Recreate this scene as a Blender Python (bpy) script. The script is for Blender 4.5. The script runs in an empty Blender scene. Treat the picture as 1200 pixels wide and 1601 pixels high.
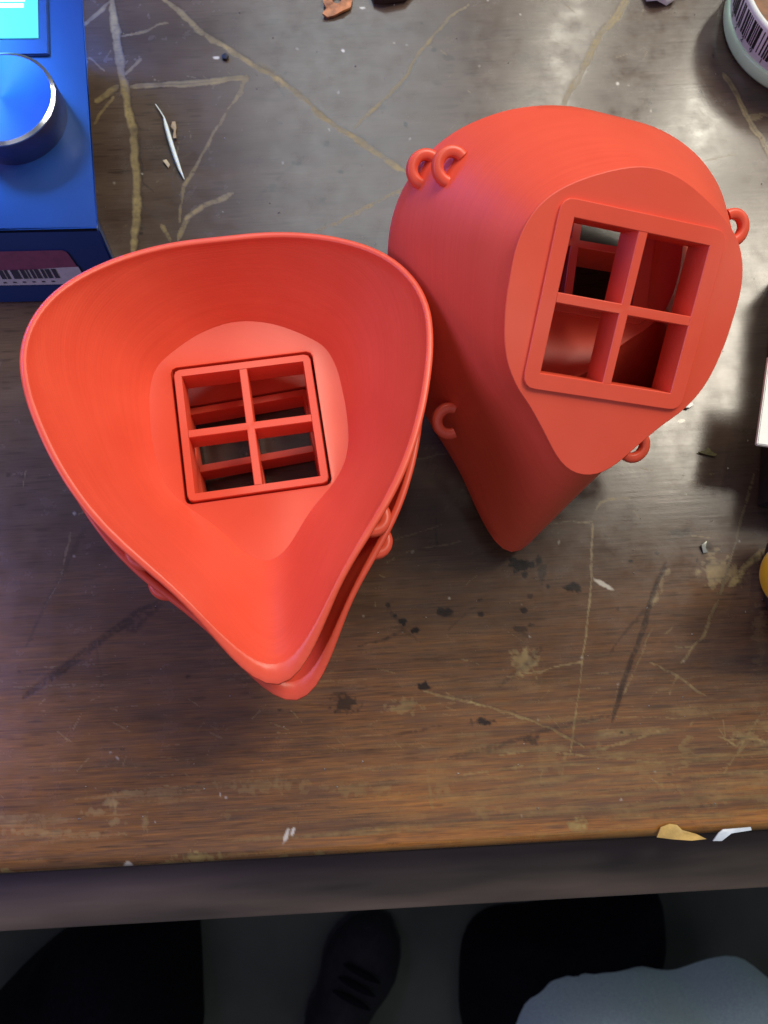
import bpy, bmesh, math, random
import numpy as np
from mathutils import Vector, Matrix

random.seed(7)
rng = np.random.default_rng(11)
S = bpy.context.scene
COL = S.collection
MM = 0.001

# ------------------------------------------------------------------ camera
CAM_H = 0.340                      # height of the lens above the table top (table top is z = 0)
TILT = math.radians(11.5)
F = 1200.0                         # focal length in pixels of the 1200 x 1601 photograph
cam = bpy.data.cameras.new('camera')
cam.sensor_fit = 'HORIZONTAL'; cam.sensor_width = 36.0; cam.lens = 36.0
cam.clip_start = 0.01; cam.clip_end = 50
cam.dof.use_dof = True; cam.dof.focus_distance = 0.300; cam.dof.aperture_fstop = 22.0
camo = bpy.data.objects.new('camera', cam); COL.objects.link(camo)
camo.location = (0, 0, CAM_H); camo.rotation_euler = (TILT, 0, 0)
S.camera = camo

# ------------------------------------------------------------------ world, lamps, exposure
W = bpy.data.worlds.new('World'); S.world = W; W.use_nodes = True
W.node_tree.nodes['Background'].inputs[0].default_value = (0.74, 0.83, 1.0, 1)
W.node_tree.nodes['Background'].inputs[1].default_value = 0.13
S.view_settings.view_transform = 'Standard'; S.view_settings.look = 'None'
S.view_settings.exposure = 0.08; S.view_settings.gamma = 1.0

def lamp(name, loc, aim, sx, sy, power, color, spread=180):
    l = bpy.data.lights.new(name, 'AREA'); l.shape = 'RECTANGLE'; l.size = sx; l.size_y = sy
    l.energy = power; l.color = color; l.spread = math.radians(spread)
    o = bpy.data.objects.new(name, l); COL.objects.link(o); o.location = loc
    d = Vector(aim) - Vector(loc); o.rotation_euler = d.to_track_quat('-Z', 'Y').to_euler()
    return o
lamp('window_light', (-0.07, 1.2, 1.36), (0, 0.2, 0.1), 0.50, 0.95, 6.2, (0.84, 0.94, 0.97))
lamp('added_fill', (0.25, -0.80, 1.5), (0, 0.1, 0), 1.5, 1.3, 2.9, (0.95, 0.90, 1.0))  # soft fill added behind the camera to brighten mask hollows and panels
lamp('screen_glow_fill', (-0.62, 0.02, 0.46), (0.0, 0.15, 0.03), 0.35, 0.35, 2.0, (0.62, 0.46, 1.0))  # violet light added for the screen glow spreading from the left
lamp('tube_lamp', (0.36, 1.2, 1.15), (0.1, 0.15, 0), 0.05, 0.7, 3.6, (1.0, 0.95, 0.80))
lamp('tube_lamp', (0.66, 1.1, 1.05), (0.1, 0.15, 0), 0.07, 0.34, 3.4, (1.0, 0.95, 0.80))
lamp('ceiling_lamp', (0.66, 0.62, 1.12), (0.05, 0.12, 0), 0.36, 0.5, 11.5, (1.0, 0.92, 0.76))
lamp('blue_lamp', (-0.34, 0.45, 0.20), (-0.24, 0.30, 0.0), 0.12, 0.12, 0.60, (0.03, 0.20, 1.0), 84)

# ------------------------------------------------------------------ helpers
def at(px, py, z=0.0):
    """the point of the place, at height z, seen at a pixel of the photograph"""
    u = (px - 600) / F; v = (800 - py) / F
    dy = math.sin(TILT) + v * math.cos(TILT); dz = -math.cos(TILT) + v * math.sin(TILT)
    t = (z - CAM_H) / dz
    return Vector((u * t, dy * t, z))

def tag(o, label=None, cat=None, group=None, kind=None):
    if label: o['label'] = label
    if cat: o['category'] = cat
    if group: o['group'] = group
    if kind: o['kind'] = kind
    return o

def empty(name, loc=(0, 0, 0), mat=None):
    o = bpy.data.objects.new(name, None); COL.objects.link(o); o.empty_display_size = 0.01
    if mat is not None: o.matrix_world = mat
    else: o.location = loc
    return o

def mesh_obj(name, verts, faces, mat, parent=None, smooth=True, sharp=35):
    me = bpy.data.meshes.new(name)
    me.from_pydata([tuple(v) for v in verts], [], faces)
    bm = bmesh.new(); bm.from_mesh(me)
    bmesh.ops.recalc_face_normals(bm, faces=bm.faces); bm.to_mesh(me); bm.free()
    if smooth:
        me.shade_smooth()
        me.set_sharp_from_angle(angle=math.radians(sharp))
    me.materials.append(mat)
    o = bpy.data.objects.new(name, me); COL.objects.link(o)
    if parent: o.parent = parent
    return o

def bm_obj(name, bm, mat, parent=None, sharp=35):
    bmesh.ops.recalc_face_normals(bm, faces=bm.faces)
    me = bpy.data.meshes.new(name); bm.to_mesh(me); bm.free()
    me.shade_smooth(); me.set_sharp_from_angle(angle=math.radians(sharp))
    me.materials.append(mat)
    o = bpy.data.objects.new(name, me); COL.objects.link(o)
    if parent: o.parent = parent
    return o

def rings(loops, close_v=False, cap0=False, cap1=False):
    """quads between successive closed loops of equal length"""
    n = len(loops[0]); V = [p for L in loops for p in L]; Fc = []
    m = len(loops)
    for k in range(m if close_v else m - 1):
        a = k * n; b = ((k + 1) % m) * n
        for i in range(n):
            j = (i + 1) % n
            Fc.append((a + i, a + j, b + j, b + i))
    if cap0: Fc.append(tuple(range(n)))
    if cap1: Fc.append(tuple(range((m - 1) * n, m * n)))
    return V, Fc

def box_bm(bm, x0, x1, y0, y1, z0, z1, bev=0.0, seg=2):
    r = bmesh.ops.create_cube(bm, size=1.0)
    for v in r['verts']:
        v.co = Vector((x0 + (v.co.x + .5) * (x1 - x0), y0 + (v.co.y + .5) * (y1 - y0), z0 + (v.co.z + .5) * (z1 - z0)))
    if bev:
        es = list({e for v in r['verts'] for e in v.link_edges})
        bmesh.ops.bevel(bm, geom=es, offset=bev, segments=seg, profile=.5, affect='EDGES')

# ------------------------------------------------------------------ materials
def new_mat(name):
    m = bpy.data.materials.new(name); m.use_nodes = True
    nt = m.node_tree; b = nt.nodes['Principled BSDF']
    return m, nt, b
def N(nt, t, **kw):
    n = nt.nodes.new(t)
    for k, v in kw.items():
        if k.startswith('i_'): n.inputs[int(k[2:])].default_value = v
        else: setattr(n, k, v)
    return n
def L(nt, a, ao, b, bi): nt.links.new(a.outputs[ao], b.inputs[bi])

def simple(name, col, rough=.5, metal=0., noise=0.06, scale=300., emit=None, estr=0., bump=0.0, spec=.5, stretch=None):
    m, nt, b = new_mat(name)
    b.inputs['Roughness'].default_value = rough; b.inputs['Metallic'].default_value = metal
    b.inputs['Specular IOR Level'].default_value = spec
    tc = N(nt, 'ShaderNodeTexCoord'); no = N(nt, 'ShaderNodeTexNoise')
    no.inputs['Scale'].default_value = scale; no.inputs['Detail'].default_value = 4
    if stretch:
        mp = N(nt, 'ShaderNodeMapping'); mp.inputs['Scale'].default_value = stretch
        L(nt, tc, 'Object', mp, 'Vector'); L(nt, mp, 'Vector', no, 'Vector')
    else: L(nt, tc, 'Object', no, 'Vector')
    rp = N(nt, 'ShaderNodeValToRGB')
    c0 = [max(0, c * (1 - noise * 3)) for c in col[:3]] + [1]; c1 = [min(1, c * (1 + noise * 3)) for c in col[:3]] + [1]
    rp.color_ramp.elements[0].position = .25; rp.color_ramp.elements[1].position = .75
    rp.color_ramp.elements[0].color = c0; rp.color_ramp.elements[1].color = c1
    L(nt, no, 'Fac', rp, 'Fac'); L(nt, rp, 'Color', b, 'Base Color')
    if bump:
        bp = N(nt, 'ShaderNodeBump'); bp.inputs['Strength'].default_value = bump; bp.inputs['Distance'].default_value = .0004
        L(nt, no, 'Fac', bp, 'Height'); L(nt, bp, 'Normal', b, 'Normal')
    if emit:
        b.inputs['Emission Color'].default_value = (*emit, 1); b.inputs['Emission Strength'].default_value = estr
    return m

def plastic_red():
    m, nt, b = new_mat('printed_red_plastic')
    b.inputs['Roughness'].default_value = .40
    b.inputs['Specular IOR Level'].default_value = .5
    tc = N(nt, 'ShaderNodeTexCoord'); sx = N(nt, 'ShaderNodeSeparateXYZ'); L(nt, tc, 'Object', sx, 0)
    # printed layers: lines of constant height along the print axis
    w = N(nt, 'ShaderNodeMath', operation='MULTIPLY'); w.inputs[1].default_value = 2 * math.pi / .0009
    L(nt, sx, 'Z', w, 0)
    sn = N(nt, 'ShaderNodeMath', operation='SINE'); L(nt, w, 0, sn, 0)
    # slight uneven extrusion from layer to layer
    mp = N(nt, 'ShaderNodeMapping'); mp.inputs['Scale'].default_value = (14, 14, 900)
    L(nt, tc, 'Object', mp, 'Vector')
    no = N(nt, 'ShaderNodeTexNoise'); no.inputs['Scale'].default_value = 1.0; no.inputs['Detail'].default_value = 3
    L(nt, mp, 'Vector', no, 'Vector')
    add = N(nt, 'ShaderNodeMath', operation='MULTIPLY_ADD'); add.inputs[1].default_value = .22
    L(nt, sn, 0, add, 0); L(nt, no, 'Fac', add, 2)
    bp = N(nt, 'ShaderNodeBump'); bp.inputs['Strength'].default_value = .26; bp.inputs['Distance'].default_value = .00016
    L(nt, add, 0, bp, 'Height'); L(nt, bp, 'Normal', b, 'Normal')
    # the layers run round the print: highlights fan out across them
    b.inputs['Anisotropic'].default_value = .75
    tg = N(nt, 'ShaderNodeTangent', direction_type='RADIAL', axis='Z'); L(nt, tg, 0, b, 'Tangent')
    n2 = N(nt, 'ShaderNodeTexNoise'); n2.inputs['Scale'].default_value = 60; n2.inputs['Detail'].default_value = 5
    L(nt, tc, 'Object', n2, 'Vector')
    rp = N(nt, 'ShaderNodeValToRGB')
    rp.color_ramp.elements[0].position = .3; rp.color_ramp.elements[1].position = .75
    rp.color_ramp.elements[0].color = (.74, .084, .042, 1); rp.color_ramp.elements[1].color = (.82, .106, .054, 1)
    av = N(nt, 'ShaderNodeMath', operation='MULTIPLY_ADD'); av.inputs[1].default_value = .5; L(nt, no, 'Fac', av, 0)
    hv = N(nt, 'ShaderNodeMath', operation='MULTIPLY'); hv.inputs[1].default_value = .5; L(nt, n2, 'Fac', hv, 0); L(nt, hv, 0, av, 2)
    L(nt, av, 0, rp, 'Fac'); L(nt, rp, 'Color', b, 'Base Color')
    r2 = N(nt, 'ShaderNodeMapRange'); r2.inputs['To Min'].default_value = .33; r2.inputs['To Max'].default_value = .45
    L(nt, no, 'Fac', r2, 'Value'); L(nt, r2, 0, b, 'Roughness')
    return m

M_RED = plastic_red()

# ------------------------------------------------------------------ the printed mask (millimetres, front face z = 0, rim at negative z)
RIM = [(0.0, 67.5), (6.8, 67.5), (13.7, 67.4), (20.6, 66.7), (27.5, 65.4), (34.3, 63.5), (41.0, 61.0), (47.4, 57.7), (53.6, 53.8), (59.1, 49.1), (63.8, 43.6), (67.5, 37.3), (70.2, 30.5), (71.7, 23.4), (72.1, 16.2), (71.4, 9.2), (70.2, 2.4), (68.6, -4.0), (66.8, -10.0), (64.9, -15.7), (62.9, -21.1), (60.7, -26.3), (58.4, -31.3), (55.9, -36.1), (53.3, -40.8), (50.4, -45.3), (47.3, -49.7), (44.0, -53.9), (40.4, -58.1), (36.7, -62.4), (32.8, -66.8), (28.8, -71.6), (24.5, -77.4), (20.0, -84.6), (14.5, -93.1), (8.0, -101.2), (0.0, -105.4)]
PAN = [(0.0, 44.1), (3.8, 43.9), (7.6, 43.2), (11.3, 42.1), (14.8, 40.8), (18.3, 39.3), (21.7, 37.7), (25.1, 35.9), (28.4, 33.9), (31.6, 31.6), (34.5, 29.0), (37.0, 25.9), (38.9, 22.5), (40.3, 18.8), (41.2, 15.0), (41.6, 11.2), (41.7, 7.4), (41.6, 3.6), (41.5, 0.0), (41.3, -3.6), (40.9, -7.2), (40.3, -10.8), (39.6, -14.4), (38.6, -18.0), (37.3, -21.5), (35.5, -24.9), (33.4, -28.0), (31.0, -31.0), (28.3, -33.6), (25.4, -36.3), (22.7, -39.3), (19.8, -42.5), (16.8, -46.1), (13.4, -50.2), (9.5, -54.1), (5.0, -56.8), (0.0, -57.7)]
INN = [(0.0, 46.9), (4.1, 46.7), (8.1, 45.9), (12.0, 44.9), (15.8, 43.5), (19.5, 41.8), (23.0, 39.8), (26.4, 37.7), (29.7, 35.4), (32.9, 32.9), (35.5, 29.8), (37.2, 26.1), (38.3, 22.1), (39.1, 18.2), (39.4, 14.3), (39.6, 10.6), (39.8, 7.0), (39.9, 3.5), (39.8, 0.0), (39.7, -3.5), (39.4, -7.0), (39.0, -10.5), (38.3, -13.9), (37.2, -17.4), (35.8, -20.7), (34.0, -23.8), (31.9, -26.7), (29.4, -29.4), (26.8, -31.9), (24.1, -34.4), (21.3, -36.9), (18.5, -39.7), (15.7, -43.1), (12.6, -47.1), (9.1, -51.9), (4.8, -56.0), (0.0, -57.7)]
NP = 144
def full_outline(h):
    h = np.array(h, float)
    f = np.concatenate([h, (h * [-1, 1])[1:-1][::-1]])            # 72 points
    a = np.arange(72); z = f[:, 0] + 1j * f[:, 1]
    # catmull-rom midpoints -> 144 points
    mid = (-np.roll(z, 1) + 9 * z + 9 * np.roll(z, -1) - np.roll(z, -2)) / 16
    o = np.empty(144, complex); o[0::2] = z; o[1::2] = mid
    o = o * .5 + (np.roll(o, 1) + np.roll(o, -1)) * .25
    return np.c_[o.real, o.imag]
def rim_z(y): return -65.17 + .1232 * y + .002675 * y * y
def offset(o, d):
    t = np.roll(o, -1, 0) - np.roll(o, 1, 0); t /= np.linalg.norm(t, axis=1)[:, None]
    n = np.c_[-t[:, 1], t[:, 0]]                                     # outward for this winding
    if ((o + n - o.mean(0)) ** 2).sum() < ((o - o.mean(0)) ** 2).sum(): n = -n
    return o + n * d
def square(half, rad=0.0):
    th = np.arange(NP) * 2 * np.pi / NP; d = np.c_[np.sin(th), np.cos(th)]
    p = d * (half / np.abs(d).max(1))[:, None]
    if rad:
        c = np.clip(p, -(half - rad), half - rad); q = p - c; l = np.linalg.norm(q, axis=1)
        k = (np.abs(c) >= half - rad - 1e-6).all(1)
        q[k] *= (rad / np.maximum(l[k], 1e-9))[:, None]; p = c + q
    return p
def loop3(o, z): return np.c_[o, np.broadcast_to(z, (len(o),))] * MM

rimO = full_outline(RIM); panO = full_outline(PAN); innO = full_outline(INN)
rimI = offset(rimO, -2.7)
def soften(o, passes):
    """rounds the nose end of an outline"""
    w = np.clip((-o[:, 1] - 30) / 20, 0, 1)[:, None]
    for _ in range(passes): o = o * (1 - .5 * w) + (np.roll(o, 1, 0) + np.roll(o, -1, 0)) * .25 * w
    return o
rimI = soften(rimI, 14); innO = soften(innO, 6)
T = 13.0
def smoothstep(t): return t * t * (3 - 2 * t)

def build_mask_meshes():
    P = {}
    # shell: outer wall, rounded rim, inner wall
    zr = rim_z(rimO[:, 1])
    O3 = lambda o, z: np.c_[o, z]
    a0 = O3(offset(panO, -.6), np.full(NP, -2.3)); a1 = O3(rimO, zr + 1.6)
    b1 = O3(rimI, zr + 1.6); b0 = O3(offset(innO, -.15), np.full(NP, -T))
    loops = []
    for k in range(13):
        t = k / 12; p = a0 * (1 - t) + a1 * t
        # soft convex belly of the wall, away from both ends
        bel = 1.3 * math.sin(math.pi * t)
        d = p[:, :2] / np.linalg.norm(p[:, :2], axis=1)[:, None]
        p[:, :2] += d * bel * .6
        loops.append(p)
    for k in range(1, 8):
        an = math.pi * k / 8
        c = (a1 + b1) / 2; h = (a1 - b1) / 2
        p = c + h * math.cos(an); p[:, 2] -= 1.2 * math.sin(an) ** .6; loops.append(p)
    for k in range(13):
        t = k / 12; p = b1 * (1 - t) + b0 * t
        bel = 1.1 * math.sin(math.pi * t)
        d = p[:, :2] / np.linalg.norm(p[:, :2], axis=1)[:, None]
        p[:, :2] += d * bel * .6
        loops.append(p)
    V, Fc = rings([l * MM for l in loops])
    P['mask_shell'] = (V, Fc, 40)
    # front panel: thick plate with a square pocket
    hole = square(29.4, 2.6); hf = square(29.2, 3.0)
    V, Fc = rings([loop3(offset(panO, -.8), -2.8), loop3(offset(panO, .5), -2.2), loop3(offset(panO, .55), -1.3), loop3(offset(panO, .3), -1.1),
                   loop3(hf, -1.1), loop3(hole, -2.4), loop3(hole, -T - .6 + .3), loop3(square(30.2, 3.2), -T), loop3(offset(innO, .1), -T)], close_v=False)
    P['front_panel'] = (V, Fc, 30)
    # filter frame: flange proud of the panel, deep square tube
    V, Fc = rings([loop3(square(30.6, 4.2), -1.1), loop3(square(30.6, 4.2), -.18), loop3(square(30.42, 4.05), 0),
                   loop3(square(25.2), 0), loop3(square(25.0), -.25), loop3(square(25.0), -T + .2), loop3(square(25.2), -T - .4),
                   loop3(square(28.0, 2.2), -T - .4), loop3(square(28.3, 2.4), -T), loop3(square(28.4, 2.4), -1.1)], close_v=True)
    P['filter_frame'] = (V, Fc, 30)
    # cross bars
    w = 1.65; e = 25.0; c = [(-w, -w), (-w, -e), (w, -e), (w, -w), (e, -w), (e, w), (w, w), (w, e), (-w, e), (-w, w), (-e, w), (-e, -w)]
    zs = [(-T - .3, .25), (-T + .1, 0), (-.35, 0), (-.08, .22)]
    lp = []
    for z, ins in zs:
        L_ = []
        for x, y in c:
            if abs(x) <= w and abs(y) <= w: q = (math.copysign(w - ins, x), math.copysign(w - ins, y))
            elif abs(x) > w: q = (x, math.copysign(w - ins, y))
            else: q = (math.copysign(w - ins, x), y)
            L_.append((q[0] * MM, q[1] * MM, z * MM))
        lp.append(L_)
    V, Fc = rings(lp)
    for off in (0, 36):
        Fc += [(off + 0, off + 3, off + 6, off + 9), (off + 0, off + 1, off + 2, off + 3), (off + 3, off + 4, off + 5, off + 6),
               (off + 6, off + 7, off + 8, off + 9), (off + 9, off + 10, off + 11, off + 0)]
    P['cross_bars'] = (V, Fc, 30)
    # strap loops: open rings standing out of the wall
    for idx, (cx, cy, nx, ny, lz) in enumerate([(-57.6, 38.4, -.97, .25, -40), (57.6, 38.4, .97, .25, -40), (-40.4, -51.2, -.98, -.18, -41), (40.4, -51.2, .98, -.18, -41)]):
        V, Fc = loop_mesh(cx, cy, nx, ny, lz)
        P['strap_loop', idx] = (V, Fc, 50)
    return P

def loop_mesh(cx, cy, nx, ny, lz):
    V = []; Fc = []; n = 26; m = 12; R = 5.2; a0 = math.atan2(ny, nx)
    for i in range(n + 1):
        a = a0 + math.radians(-112 + 224 * i / n)
        for j in range(m):
            b = 2 * math.pi * j / m
            cr, cz = math.cos(b), math.sin(b)
            k = 1 / max(abs(cr) ** 5 + abs(cz) ** 5, 1e-9) ** (1 / 5)     # squarish section
            r = R + 2.05 * cr * k; z = lz + 1.9 * cz * k
            V.append(((cx + r * math.cos(a)) * MM, (cy + r * math.sin(a)) * MM, z * MM))
    for i in range(n):
        for j in range(m):
            jj = (j + 1) % m
            Fc.append((i * m + j, i * m + jj, (i + 1) * m + jj, (i + 1) * m + j))
    Fc.append(tuple(range(m))); Fc.append(tuple(range(n * m, n * m + m)))
    return V, Fc

def make_mask(label):
    root = empty('respirator_mask')
    tag(root, label, 'face mask', 'red printed respirator mask shells')
    P = build_mask_meshes()
    fr = None
    for k, (V, Fc, sh) in P.items():
        nm = k if isinstance(k, str) else k[0]
        o = mesh_obj(nm, V, Fc, M_RED, fr if nm == 'cross_bars' else root, sharp=sh)
        if nm == 'filter_frame': fr = o
    return root
def dup_mask(src, label):
    r = src.copy(); COL.objects.link(r); r['label'] = label
    for ch in list(src.children):
        c = ch.copy(); COL.objects.link(c); c.parent = r
        for g in list(ch.children):
            d = g.copy(); COL.objects.link(d); d.parent = c
    return r
def place(o, R, loc):
    R = Matrix(R).to_3x3()
    q = R.to_quaternion(); q.normalize()
    o.matrix_world = Matrix.Translation(Vector((loc[0], loc[1], loc[2])) * MM) @ q.to_matrix().to_4x4()

RL = [[-0.9846, -0.1619, -0.0662], [-0.1604, 0.9867, -0.0273], [0.0698, -0.0162, -0.9974]]
RR = [[0.967, 0.1633, 0.1958], [-0.0514, 0.877, -0.4777], [-0.2497, 0.4518, 0.8564]]
H = CAM_H * 1000
mask = make_mask('red printed mask lying hollow side up, topmost of the left stack')
place(mask, RL, (-55.4, 96.6, H - 313.4))
m2 = dup_mask(mask, 'red printed mask underneath the hollow one, only its rim edge and strap loops sticking out')
cy, sy = math.cos(math.radians(9.3)), math.sin(math.radians(9.3))
place(m2, Matrix.Rotation(math.radians(2.6), 3, 'Z') @ Matrix(RL), (-56.5, 89.5, 2.2))
m3 = dup_mask(mask, 'red printed mask standing front up at the right, flat grid panel facing the camera')
place(m3, RR, (81.2, 118.4, H - 240.0))
mesh_obj('strap_loop', *loop_mesh(-64.2, 37.4, -.85, .52, -51), M_RED, m3, sharp=50)
m4 = dup_mask(mask, 'red printed mask hidden below the front-up one, seen only through its window grid')
c4, s4 = math.cos(math.radians(-10.5)), math.sin(math.radians(-10.5))
m4R = Matrix([[c4, -s4, 0], [s4, c4, 0], [0, 0, 1.0]]) @ Matrix.Rotation(math.radians(-3.0), 3, 'X')
place(m4, m4R, (75, 163.5, 66.0))

# ------------------------------------------------------------------ the wooden table
A0 = at(0, 1345); A1 = at(1200, 1277)                     # the front edge of the top
U = (A1 - A0).normalized(); Wd = Vector((-U.y, U.x, 0)); ORG = A0 + U * (-A0).dot(U)
def table_grid():
    us = np.concatenate([np.linspace(-.75, -.225, 12)[:-1], np.linspace(-.225, .225, 860), np.linspace(.225, .75, 12)[1:]])
    ws = np.concatenate([np.linspace(.9, .455, 10)[:-1], np.linspace(.455, 0.0, 860)])
    r = .006
    rows = [(w, 0.0) for w in ws]
    for k in range(1, 11):
        a = math.pi / 2 * k / 10; rows.append((-r * math.sin(a), -r * (1 - math.cos(a))))
    for k in range(1, 6): rows.append((-r, -r - .003 * k))
    w = np.array([q[0] for q in rows]); z = np.array([q[1] for q in rows])
    X = ORG.x + us[None, :] * U.x + w[:, None] * Wd.x
    Y = ORG.y + us[None, :] * U.y + w[:, None] * Wd.y
    Z = np.repeat(z[:, None], len(us), 1)
    return us, w, X, Y, Z
us, ws, TX, TY, TZ = table_grid()
NR, NC = TX.shape
# photograph coordinates of every table point: used only to lay the marks where they are on the top
_dy = TY; _dz = TZ - CAM_H
_dep = _dy * math.sin(TILT) - _dz * math.cos(TILT); _up = _dy * math.cos(TILT) + _dz * math.sin(TILT)
PX = 600 + F * TX / _dep; PY = 800 - F * _up / _dep

def vnoise(x, y, seed):
    g = np.random.default_rng(seed).random((257, 257))
    xi = np.floor(x).astype(int); yi = np.floor(y).astype(int); fx = x - xi; fy = y - yi
    fx = fx * fx * (3 - 2 * fx); fy = fy * fy * (3 - 2 * fy)
    q = lambda a, b: g[a % 257, b % 257]
    return (q(xi, yi) * (1 - fx) + q(xi + 1, yi) * fx) * (1 - fy) + (q(xi, yi + 1) * (1 - fx) + q(xi + 1, yi + 1) * fx) * fy
def fbm(x, y, seed, octs=4):
    s = 0; a = .5; t = 0
    for k in range(octs):
        s = s + a * vnoise(x * 2 ** k, y * 2 ** k, seed + k); t += a; a *= .5
    return s / t
GU = (us * 1000)[None, :] + 0 * TX; GW = (ws * 1000)[:, None] + 0 * TX      # millimetres along / across the grain
wear = np.zeros_like(TX); dark = np.zeros_like(TX); pale = np.zeros_like(TX); warm = np.zeros_like(TX); dig = np.zeros_like(TX)
n_fine = fbm(GU * .9, GW * .9, 3, 3); n_mid = fbm(GU * .16, GW * .16, 23, 4); n_wob = fbm(GU * .12, GW * .12, 41, 3); n_gr = fbm(GU * .06, GW * 1.3, 61, 4); n_hf = fbm(GU * .75, GW * 1.1, 77, 3)

def stroke(ch, pts, wid, amt=1.0, ragged=.5, depth=0.0, fade=True, dbl=False, wob=3.0):
    wid = wid * (.78 if ch is wear else 1.0); amt = min(1, amt * (.85 if ch is wear else .9))
    pts = np.array(pts, float); x0, y0 = pts.min(0) - wid * 2 - 14; x1, y1 = pts.max(0) + wid * 2 + 14
    sel = np.nonzero((PX > x0) & (PX < x1) & (PY > y0) & (PY < y1) & (TZ > -.0055))
    if not len(sel[0]): return
    wv = n_wob[sel] - .5
    px = PX[sel] + wv * wob * 2; py = PY[sel] - (n_mid[sel] - .5) * wob * 2
    best = np.full(px.shape, 1e9); tt = np.zeros_like(px); sgn = np.zeros_like(px)
    seglen = np.linalg.norm(np.diff(pts, axis=0), axis=1); tot = seglen.sum(); acc = 0
    for k in range(len(pts) - 1):
        a, b = pts[k], pts[k + 1]; d = b - a
        t = np.clip(((px - a[0]) * d[0] + (py - a[1]) * d[1]) / (d @ d), 0, 1)
        ex = px - a[0] - t * d[0]; ey = py - a[1] - t * d[1]
        ds = np.hypot(ex, ey); m = ds < best
        best[m] = ds[m]; tt[m] = (acc + t[m] * seglen[k]) / tot; sgn[m] = (ex * d[1] - ey * d[0])[m] / seglen[k]
        acc += seglen[k]
    hw = wid * .62 * (1 + ragged * 1.9 * (n_mid[sel] - .5) + ragged * 1.6 * (n_hf[sel] - .5))
    if fade: hw = hw * np.clip(np.minimum(tt, 1 - tt) * 12 + .35, 0, 1)
    v = np.clip(1.25 - best / np.maximum(hw, .2), 0, 1); v = np.clip((v * 1.7 - (.25 + .9 * ragged) * np.clip(n_hf[sel] - .30, 0, 1) * 1.6) * 1.25, 0, 1) * (.70 + .5 * n_fine[sel])
    v *= np.clip(1 - ragged * 1.5 * np.clip(n_fine[sel] - .42, 0, 1) * 2.2, 0, 1)
    al = vnoise(tt * tot / 17 + pts[0, 0], 0 * tt + pts[0, 1], 200) * .6 + vnoise(tt * tot / 6 + pts[0, 1], 0 * tt + pts[0, 0], 201) * .4
    v *= np.clip(.35 + 1.15 * al, 0, 1.1) if ch is wear else 1
    if dbl: v *= 1 - .65 * np.exp(-(sgn / (wid * .16)) ** 2)
    ch[sel] = np.maximum(ch[sel], v * amt)
    if depth and ch is wear:      # shade painted along one side of the scratch for depth
        rim_ = np.exp(-((best - hw * 1.05) / (hw * .35 + .6)) ** 2) * np.clip(n_hf[sel] * 1.6 - .25, 0, 1)
        dark[sel] = np.maximum(dark[sel], rim_ * .45 * (sgn > 0))
    if depth: dig[sel] = np.maximum(dig[sel], v * depth)

def blob(ch, x, y, rx, ry, amt=1.0, seed=0, rot=0., rag=1.0, soft=.35):
    sel = np.nonzero((abs(PX - x) < max(rx, ry) * 2) & (abs(PY - y) < max(rx, ry) * 2))
    if not len(sel[0]): return
    dx = PX[sel] - x; dy = PY[sel] - y; c, s = math.cos(rot), math.sin(rot)
    q = np.hypot((dx * c + dy * s) / rx, (-dx * s + dy * c) / ry)
    q += (fbm(GU[sel] * .5 + seed * 7.1, GW[sel] * .5, 90 + seed % 40, 3) - .5) * 1.7 * rag
    v = np.clip((1 - q) / soft, 0, 1)
    ch[sel] = np.maximum(ch[sel], v * amt)

# long worn scratches in the varnish
Z = 0.00005
stroke(wear, [(173, -8), (180, 50), (192, 123), (200, 173), (207, 200), (212, 250), (213, 300), (213, 350), (208, 402)], 13, .95, .5, Z)
stroke(wear, [(130, 40), (173, 2)], 6, .8, .5, Z); stroke(wear, [(187, 57), (230, 47), (262, 35)], 3.5, .75, .5)
stroke(wear, [(197, 117), (223, 92)], 5, .8, .5); stroke(wear, [(185, 133), (147, 160)], 8, .85, .5, Z)
stroke(wear, [(177, 150), (160, 173), (148, 192)], 4, .7, .6); stroke(wear, [(138, 88), (163, 112)], 3, .5, .6)
stroke(wear, [(203, 135), (267, 132), (333, 127), (388, 121)], 9, .95, .35, Z, dbl=True)
stroke(wear, [(385, 120), (367, 157), (333, 207), (313, 250), (287, 290), (280, 347)], 5, .6, .7)
stroke(wear, [(385, 118), (372, 150)], 10, .55, .8)
stroke(wear, [(245, -8), (283, 20), (310, 47), (333, 63), (367, 83), (400, 105), (440, 127), (480, 160), (510, 187), (533, 203), (567, 223), (600, 247), (640, 272)], 10, .95, .55, Z)
stroke(wear, [(400, 100), (440, 128), (470, 150)], 17, .55, 1.0)
stroke(wear, [(733, 7), (700, 30), (673, 60), (653, 87), (637, 117), (607, 150), (580, 173), (553, 200)], 6, .75, .7, Z)
stroke(dark, [(655, 90), (637, 125), (607, 155)], 4, .5, .8)
stroke(dark, [(515, 218), (467, 250), (400, 310)], 5, .35, 1.0)
stroke(wear, [(633, 293), (600, 310), (560, 330), (530, 347), (490, 362)], 6, .8, .8)
stroke(wear, [(277, 375), (293, 340), (320, 320), (365, 302)], 8, .7, .7); stroke(wear, [(266, 377), (253, 350)], 6, .6, .7)
stroke(wear, [(983, -8), (967, 20), (943, 50), (927, 77), (910, 110), (890, 143), (878, 168)], 11, .95, .6, Z, dbl=True)
stroke(wear, [(1130, 113), (1150, 147), (1170, 187), (1187, 213), (1208, 250)], 9, .8, .5, Z, dbl=True)
stroke(wear, [(1170, 185), (1200, 180)], 14, .5, .9); stroke(wear, [(1080, 255), (1150, 240)], 3, .4, .8)
stroke(wear, [(925, 815), (925, 890), (920, 940), (910, 1040), (900, 1115), (890, 1180)], 3.2, .8, .7)
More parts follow.
